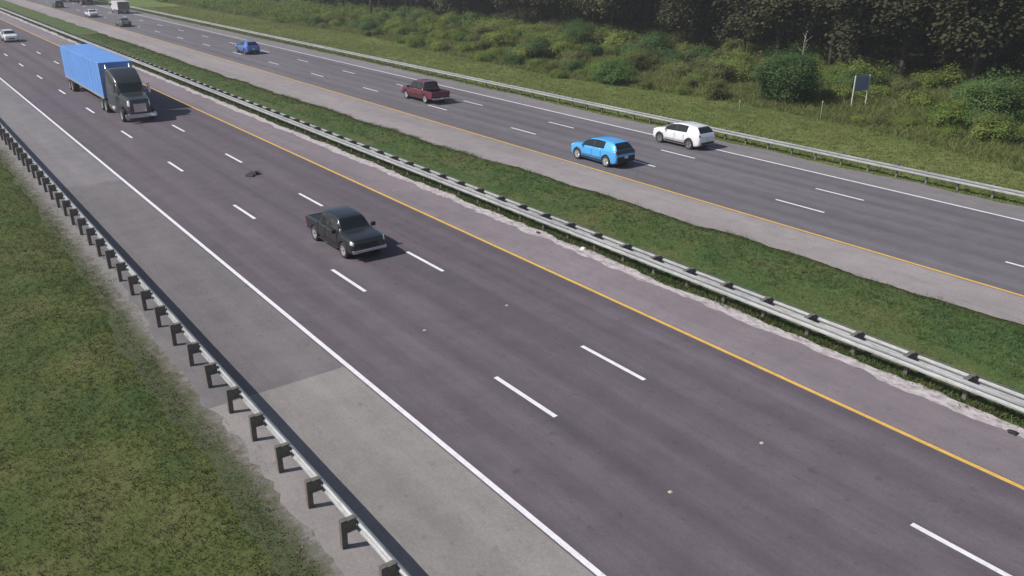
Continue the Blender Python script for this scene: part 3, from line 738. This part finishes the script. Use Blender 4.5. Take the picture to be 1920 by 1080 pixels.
# ------------------------------------------------------------------ vegetation
def leaves(centers, size, n_each, spread, rng, flatten=0.8, face=1.0):
    """quads scattered round the given clump centres"""
    c = np.repeat(centers, n_each, 0); k = len(c)
    p = c+rng.normal(0, 1, (k, 3))*spread*np.array([1, 1, flatten])
    cen = np.array([centers[:, 0].mean(), centers[:, 1].mean(), centers[:, 2].min()])
    nrm = (p-cen); nrm /= np.linalg.norm(nrm, axis=1, keepdims=True)+1e-9          # leaves face outwards and up
    nrm = nrm*face+np.array([0, 0, 0.75])+rng.normal(0, 0.42, (k, 3)); nrm /= np.linalg.norm(nrm, axis=1, keepdims=True)+1e-9
    a = np.cross(nrm, rng.normal(0, 1, (k, 3))); a /= np.linalg.norm(a, axis=1, keepdims=True)+1e-9
    b = np.cross(nrm, a)
    s = size*rng.uniform(0.6, 1.4, (k, 1)); 
    q = np.stack([p-a*s*0.5, p+b*s*0.34, p+a*s*0.5, p-b*s*0.34], 1).reshape(-1, 3)
    f = np.arange(4*k).reshape(k, 4)
    return q, f
def clumps(n, rx, ry, z0, z1, rng, shell=0.5, bottom_heavy=0.0):
    out = []
    while len(out) < n:
        d = rng.normal(0, 1, 3); d /= np.linalg.norm(d); r = shell+(1-shell)*rng.random()**0.6
        x, y, z = d*r
        lump = 1+0.22*sin(3.1*x+2*y+n)+0.18*sin(4.7*y-3*z)
        zz = (z0+z1)/2+z*(z1-z0)/2*lump
        if zz < z0+0.05: continue
        out.append((x*rx*lump, y*ry*lump, zz))
    return np.array(out)
def branchy(h, r0, limbs, rng, z_l0, z_l1, reach, bend=0.3, n=7):
    m = MB(); pts = []; x = y = 0.0
    for i in range(7):
        pts.append((x, y, h*i/6-0.3*(i == 0))); x += rng.normal(0, bend*h/40); y += rng.normal(0, bend*h/40)
    for i in range(6): m.tube(pts[i], pts[i+1], r0*(1-0.13*i), r0*(1-0.13*(i+1)), n, cap=(i == 0))
    for k in range(limbs):
        z = rng.uniform(z_l0, z_l1); u = z/h*6; i = min(int(u), 5); f = u-i
        b = Vector(pts[i])*(1-f)+Vector(pts[i+1])*f; a = rng.uniform(0, 2*pi); l = reach*rng.uniform(.6, 1.1)
        e = b+Vector((cos(a)*l, sin(a)*l, l*rng.uniform(.25, .7))); mid = (b+e)/2+Vector((0, 0, l*.08))
        rr = r0*0.35*(1-z/h*0.4); m.tube(b, mid, rr, rr*.65, 5, False); m.tube(mid, e, rr*.65, rr*.2, 5, False)
    return m
# --- shrubs: some kinds, copied
def shrub_kind(seed, rx, h, ncl, nl, leaf, mat):
    r = np.random.default_rng(seed)
    q, f = leaves(clumps(ncl, rx, rx*r.uniform(.85, 1.15), 0.0, h, r, 0.45), leaf, nl, 0.22*rx**0.5, r)
    q[:, 2] = np.maximum(q[:, 2], 0.0)
    cr = mesh_of(q, f, mat, False, 'foliage')
    tr = MB()
    for k in range(5):
        a = r.uniform(0, 2*pi); tr.tube((0.06*cos(a), 0.06*sin(a), -.2), (rx*.55*cos(a), rx*.55*sin(a), h*.6), .05, .015, 5, False)
    return cr, tr.mesh(M['bark'], False, 'stem')
KINDS = {
    'olive': [shrub_kind(11, 1.5, 1.7, 60, 100, .155, M['leaf_bush']), shrub_kind(12, 1.9, 1.3, 70, 100, .155, M['leaf_bush']), shrub_kind(13, 1.1, 1.0, 40, 95, .14, M['leaf_bush'])],
    'brown': [shrub_kind(14, 1.6, 1.4, 55, 95, .15, M['leaf_olive']), shrub_kind(15, 1.2, 1.9, 50, 95, .15, M['leaf_olive'])],
    'green': [shrub_kind(16, 1.8, 2.1, 80, 110, .155, M['leaf_green']), shrub_kind(17, 1.4, 1.7, 60, 105, .15, M['leaf_green'])],
}
def plant(name, cr, tr, X, W, s, rz, label, cat, group, part='foliage', stem='stem', sz=None):
    t = thing(name, P(X, W, float(gz(X, W))-0.02), rz, label, cat, group); t.scale = (s, s, sz or s)
    put(part, cr, t); put(stem, tr, t); return t
r = np.random.default_rng(21)
COLW = {'olive': 'yellow-green', 'brown': 'dull olive', 'green': 'deep green'}
def shrub(kind, X, W, s):
    cr, tr = KINDS[kind][r.integers(len(KINDS[kind]))]
    size = 'low' if s < .7 else ('waist-high' if s < .95 else 'tall wide')
    d = W-brush_edge(X)
    zone = 'edging the mown grass' if d < 5 else ('amid the roadside brush' if W < 79 else 'below the dark wood')
    far = 'close to the blue sign' if (X-40)**2+(W-69)**2 < 144 else ('across from the compact cars' if X < 70 else ('across from the maroon pickup' if X < 110 else 'far up the road'))
    lab = '%s %s shrub %s %s' % (size, COLW[kind], zone, far)
    return plant('shrub', cr, tr, X, W, s, r.uniform(0, 2*pi), lab, 'shrub', lab.replace('shrub', 'shrubs'))
def brush_edge(x): return float(np.interp(x, [0, 20, 33, 38, 49, 70, 90, 115, 160, 300], [54.5, 55.5, 59.5, 60.5, 61.5, 58.5, 60, 62, 62, 60]))
cnt = 0; spots = []
for t_ in range(9000):
    if cnt >= 300: break
    X = 14+136*r.random()**1.1; W = brush_edge(X)+ (90-brush_edge(X))*r.random()**0.9
    s = r.uniform(.55, 1.15)*(0.7+0.6*min(1, (W-56)/25))
    if any((X-a)**2+(W-b)**2 < (0.78*(s+c_))**2 for a, b, c_ in spots): continue
    if (X-39)**2+(W-59.8)**2 < 14 or (X-45)**2+(W-57.8)**2 < 9 or (X-56)**2+(W-82)**2 < 5 or (X-45.5)**2+(W-65.5)**2 < 16 or (abs(X-38.0) < 4 and 64 < W < 71.5): continue
    spots.append((X, W, s)); cnt += 1
    p_ = r.random(); zone = sin(X*.11)+sin(W*.23+X*.05)
    shrub('green' if p_ < .16+.10*zone else ('brown' if p_ > .72 else 'olive'), X, W, s)
# farther up the road the shrubs run together into one mass
rr = np.random.default_rng(91); cc = []
for k in range(420):
    X = 150+120*rr.random(); W = brush_edge(X)+(90-brush_edge(X))*rr.random(); q_ = rr.uniform(.5, 1.1)
    m_ = rr.normal(0, 1, (14, 3)); m_ /= np.linalg.norm(m_, axis=1, keepdims=True)
    cc.append(np.stack([X+m_[:, 0]*1.5*q_, -W+m_[:, 1]*1.5*q_, 0.1+np.abs(m_[:, 2])*1.5*q_], -1))
cc = np.concatenate(cc)
q, f = leaves(cc, .3, 12, .3, rr, face=0.0)
put('brush', mesh_of(q, f, M['leaf_bush'], False, 'brush'), None, label='thick yellow-green brush running together far up the road', cat='brush', kind='stuff')
# the big dark green bush and its neighbours
bigk = shrub_kind(31, 3.1, 4.3, 190, 120, .17, M['leaf_green'])
plant('bush', bigk[0], bigk[1], 45.6, 66.0, 1.0, 0.4, 'large rounded dark green bush at the edge of the mown grass', 'bush', None)
plant('bush', bigk[0], bigk[1], 28.5, 70.5, .85, 2.4, 'dark green bush in tall grass past the blue sign, away from marker posts', 'bush', None)
plant('bush', bigk[0], bigk[1], 88.0, 78.0, .8, 4.0, 'dark green bush in the brush far from any sign or post', 'bush', None)

# --- tall trees of the wood: dense crowns above, dark trunks in the shade below
TREES = []
for k in range(5):
    rr = np.random.default_rng(100+k); h = rr.uniform(15, 19); z0 = (1.2, 2.6, 1.8, 4.6, 2.2)[k]
    tr = branchy(h*.86, rr.uniform(.17, .26), 9, rr, max(1.8, z0-.8), h*.8, 3.0).mesh(M['bark'], True, 'trunk')
    q, f = leaves(clumps(85, rr.uniform(3.4, 4.4), rr.uniform(3.6, 4.6), z0, h, rr, .35), .40, 80, .66, rr)
    TREES.append((mesh_of(q, f, M['leaf_tree'], False, 'crown'), tr))
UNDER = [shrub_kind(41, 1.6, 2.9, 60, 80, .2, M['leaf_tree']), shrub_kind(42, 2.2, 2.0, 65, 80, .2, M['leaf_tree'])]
cnt = 0; spots = []
for t_ in range(9000):
    if cnt >= 290: break
    X = -5+300*r.random(); W = 84+50*r.random()**1.5
    if any((X-a)**2+(W-b)**2 < 4.1**2 for a, b in spots): continue
    spots.append((X, W)); cnt += 1
    cr, tr = TREES[r.integers(5)]; s = r.uniform(.85, 1.15)
    t = plant('tree', cr, tr, X, W, s, r.uniform(0, 2*pi), ('tall tree on the front edge of the wood' if W < 93 else 'tall tree standing inside the shaded wood')+(' across from the cars' if X < 110 else ' far up the road'), 'tree', ('front trees of the wood' if W < 93 else 'inner trees of the wood')+(' across from the cars' if X < 110 else ' far up the road'), 'crown', 'trunk')
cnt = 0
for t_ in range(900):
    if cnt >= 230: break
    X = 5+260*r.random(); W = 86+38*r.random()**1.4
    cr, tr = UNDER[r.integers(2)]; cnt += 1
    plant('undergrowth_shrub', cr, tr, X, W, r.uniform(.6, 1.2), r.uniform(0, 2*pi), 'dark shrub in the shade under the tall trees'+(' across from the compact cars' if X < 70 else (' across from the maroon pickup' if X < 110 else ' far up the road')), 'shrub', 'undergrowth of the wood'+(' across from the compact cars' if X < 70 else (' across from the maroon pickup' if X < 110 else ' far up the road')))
# the deep wood behind, one mass of foliage that nobody could count
rr = np.random.default_rng(55)
cc = np.stack([rr.uniform(-60, 420, 5200), -rr.uniform(128, 175, 5200), 14*rr.random(5200)], -1)
q, f = leaves(cc, 1.1, 9, 1.3, rr)
put('deep_wood', mesh_of(q, f, M['leaf_tree'], False, 'deep_wood'), None, label='dense dark mass of foliage deep inside the wood', cat='wood', kind='stuff')
# pale dead sapling at the wood's edge
rr = np.random.default_rng(77)
ds = thing('dead_sapling', P(56.0, 83.5, float(gz(56.0, 83.5))), 0.3, 'pale dead sapling with bare twigs against the dark wood', 'dead tree')
branchy(4.9, .11, 0, rr, 1, 3, 1).put('trunk', M['palebark'], ds, True)
for k in range(9):
    z = 2.0+.33*k; a = k*2.4; l = 0.9-.06*k
    MB().tube((0, 0, z), (l*cos(a), l*sin(a), z+l*.9), .04, .015, 5).put('branch', M['palebark'], ds)

# --- grass blades (nobody could count them)
def grass(name, label, n, xw, hmin, hmax, wid, mat, seed, blades=4):
    rg = np.random.default_rng(seed); X, W = xw(rg, n)
    n = len(X); z = gz(X, W)
    cl = 0.5+0.5*np.sin(X*1.3+np.sin(W*1.7)*2)*np.sin(W*1.1+np.sin(X*.6)*2)
    h = (hmin+(hmax-hmin)*rg.random(n)**1.6)*(0.65+.6*cl)
    X = np.repeat(X, blades); W = np.repeat(W, blades); z = np.repeat(z, blades); h = np.repeat(h, blades)*rg.uniform(.6, 1.1, n*blades)
    k = len(X); a = rg.uniform(0, 2*pi, k); le = rg.uniform(.3, 1.5, k)*h; a2 = rg.uniform(0, 2*pi, k)
    X = X+rg.normal(0, wid*1.6, k); W = W+rg.normal(0, wid*1.6, k)
    ww = wid*rg.uniform(.6, 1.3, k)*.5
    b = np.stack([X, -W, z-.02], -1); d = np.stack([np.cos(a)*ww, np.sin(a)*ww, 0*a], -1)
    tip = np.stack([X+np.cos(a2)*le, -W+np.sin(a2)*le, z+h], -1)
    V = np.stack([b-d, b+d, tip], 1).reshape(-1, 3); F = np.arange(3*k).reshape(k, 3)
    return put(name, mesh_of(V, F, mat, False, name), None, label=label, cat='grass', kind='stuff')
def left_xw(rg, n):
    X = 3+75*rg.random(n)**1.5; W = -9+15.2*rg.random(n)**.8
    e_ = np.array([edge(x)-.62+.5*fr1(x, 9, .4) for x in X])+rg.normal(0, .30, n)
    ok = W < e_; return X[ok], W[ok]
grass('grass', 'dark green grass on the slope beside the single-sided guardrail', 110000, left_xw, .02, .13, .03, M['blade_left'], 1)
def left_fringe(rg, n):
    X = 3+70*rg.random(n)**1.4; W = np.array([edge(x)-.62+.5*fr1(x, 9, .4) for x in X])-.05+rg.normal(0, .38, n); return X, np.minimum(W, 6.6)
grass('grass', 'sparse grass tufts creeping over the pavement edge under the single-sided guardrail', 12000, left_fringe, .02, .09, .03, M['blade_left'], 11, 3)
def med_fringe(rg, n):
    X = 140*rg.random(n)**1.4; W = np.array([medge(x) for x in X])+rg.normal(0, .14, n); return X, W
grass('grass', 'grass fringe along the pale inner shoulder of the far roadway', 14000, med_fringe, .03, .12, .045, M['blade_median'], 12, 3)
def med_xw(rg, n):
    X = 0+150*rg.random(n)**1.4; W = 24.15+8*rg.random(n)
    ok = W < np.array([medge(x) for x in X])+.1; return X[ok], W[ok]
grass('grass', 'green grass covering the median between the carriageways', 60000, med_xw, .04, .15, .04, M['blade_median'], 2)
def rail_xw(rg, n): return 0+130*rg.random(n)**1.3, 24.45+rg.normal(0, .16, n)+.2
grass('grass', 'tall weeds growing under the double-sided guardrail', 5000, rail_xw, .1, .32, .05, M['blade_median'], 3)
def far_xw(rg, n):
    X = 8+200*rg.random(n)**1.3; W = 47.8+16*rg.random(n); return X, W
grass('grass', 'sunlit mown grass between the far guardrail and the brush', 70000, far_xw, .06, .2, .07, M['blade_verge'], 4)
def brush_xw(rg, n):
    X = 8+240*rg.random(n)**1.2; W = np.array([brush_edge(x) for x in X])+32*rg.random(n); return X, W
grass('tall_grass', 'tall rough grass filling the gaps between the roadside shrubs', 95000, brush_xw, .15, .75, .09, M['blade_verge'], 5)

# ------------------------------------------------------------------ thin summer haze over the whole place
hm = bpy.data.materials.new('haze'); hm.use_nodes = True; t = hm.node_tree; t.nodes.clear()
ho = t.nodes.new('ShaderNodeOutputMaterial'); hv = t.nodes.new('ShaderNodeVolumePrincipled')
hv.inputs['Color'].default_value = (0.93, 0.94, 0.97, 1); hv.inputs['Density'].default_value = 0.0005; hv.inputs['Anisotropy'].default_value = 0.2
t.links.new(hv.outputs[0], ho.inputs['Volume'])
hb = MB().box(-2600, 3000, -3000, 2600, -3.4, 27.0)
put('haze', hb.mesh(hm, name='haze'), None, kind='stuff', label='thin pale summer haze lying over the whole road', cat='haze')
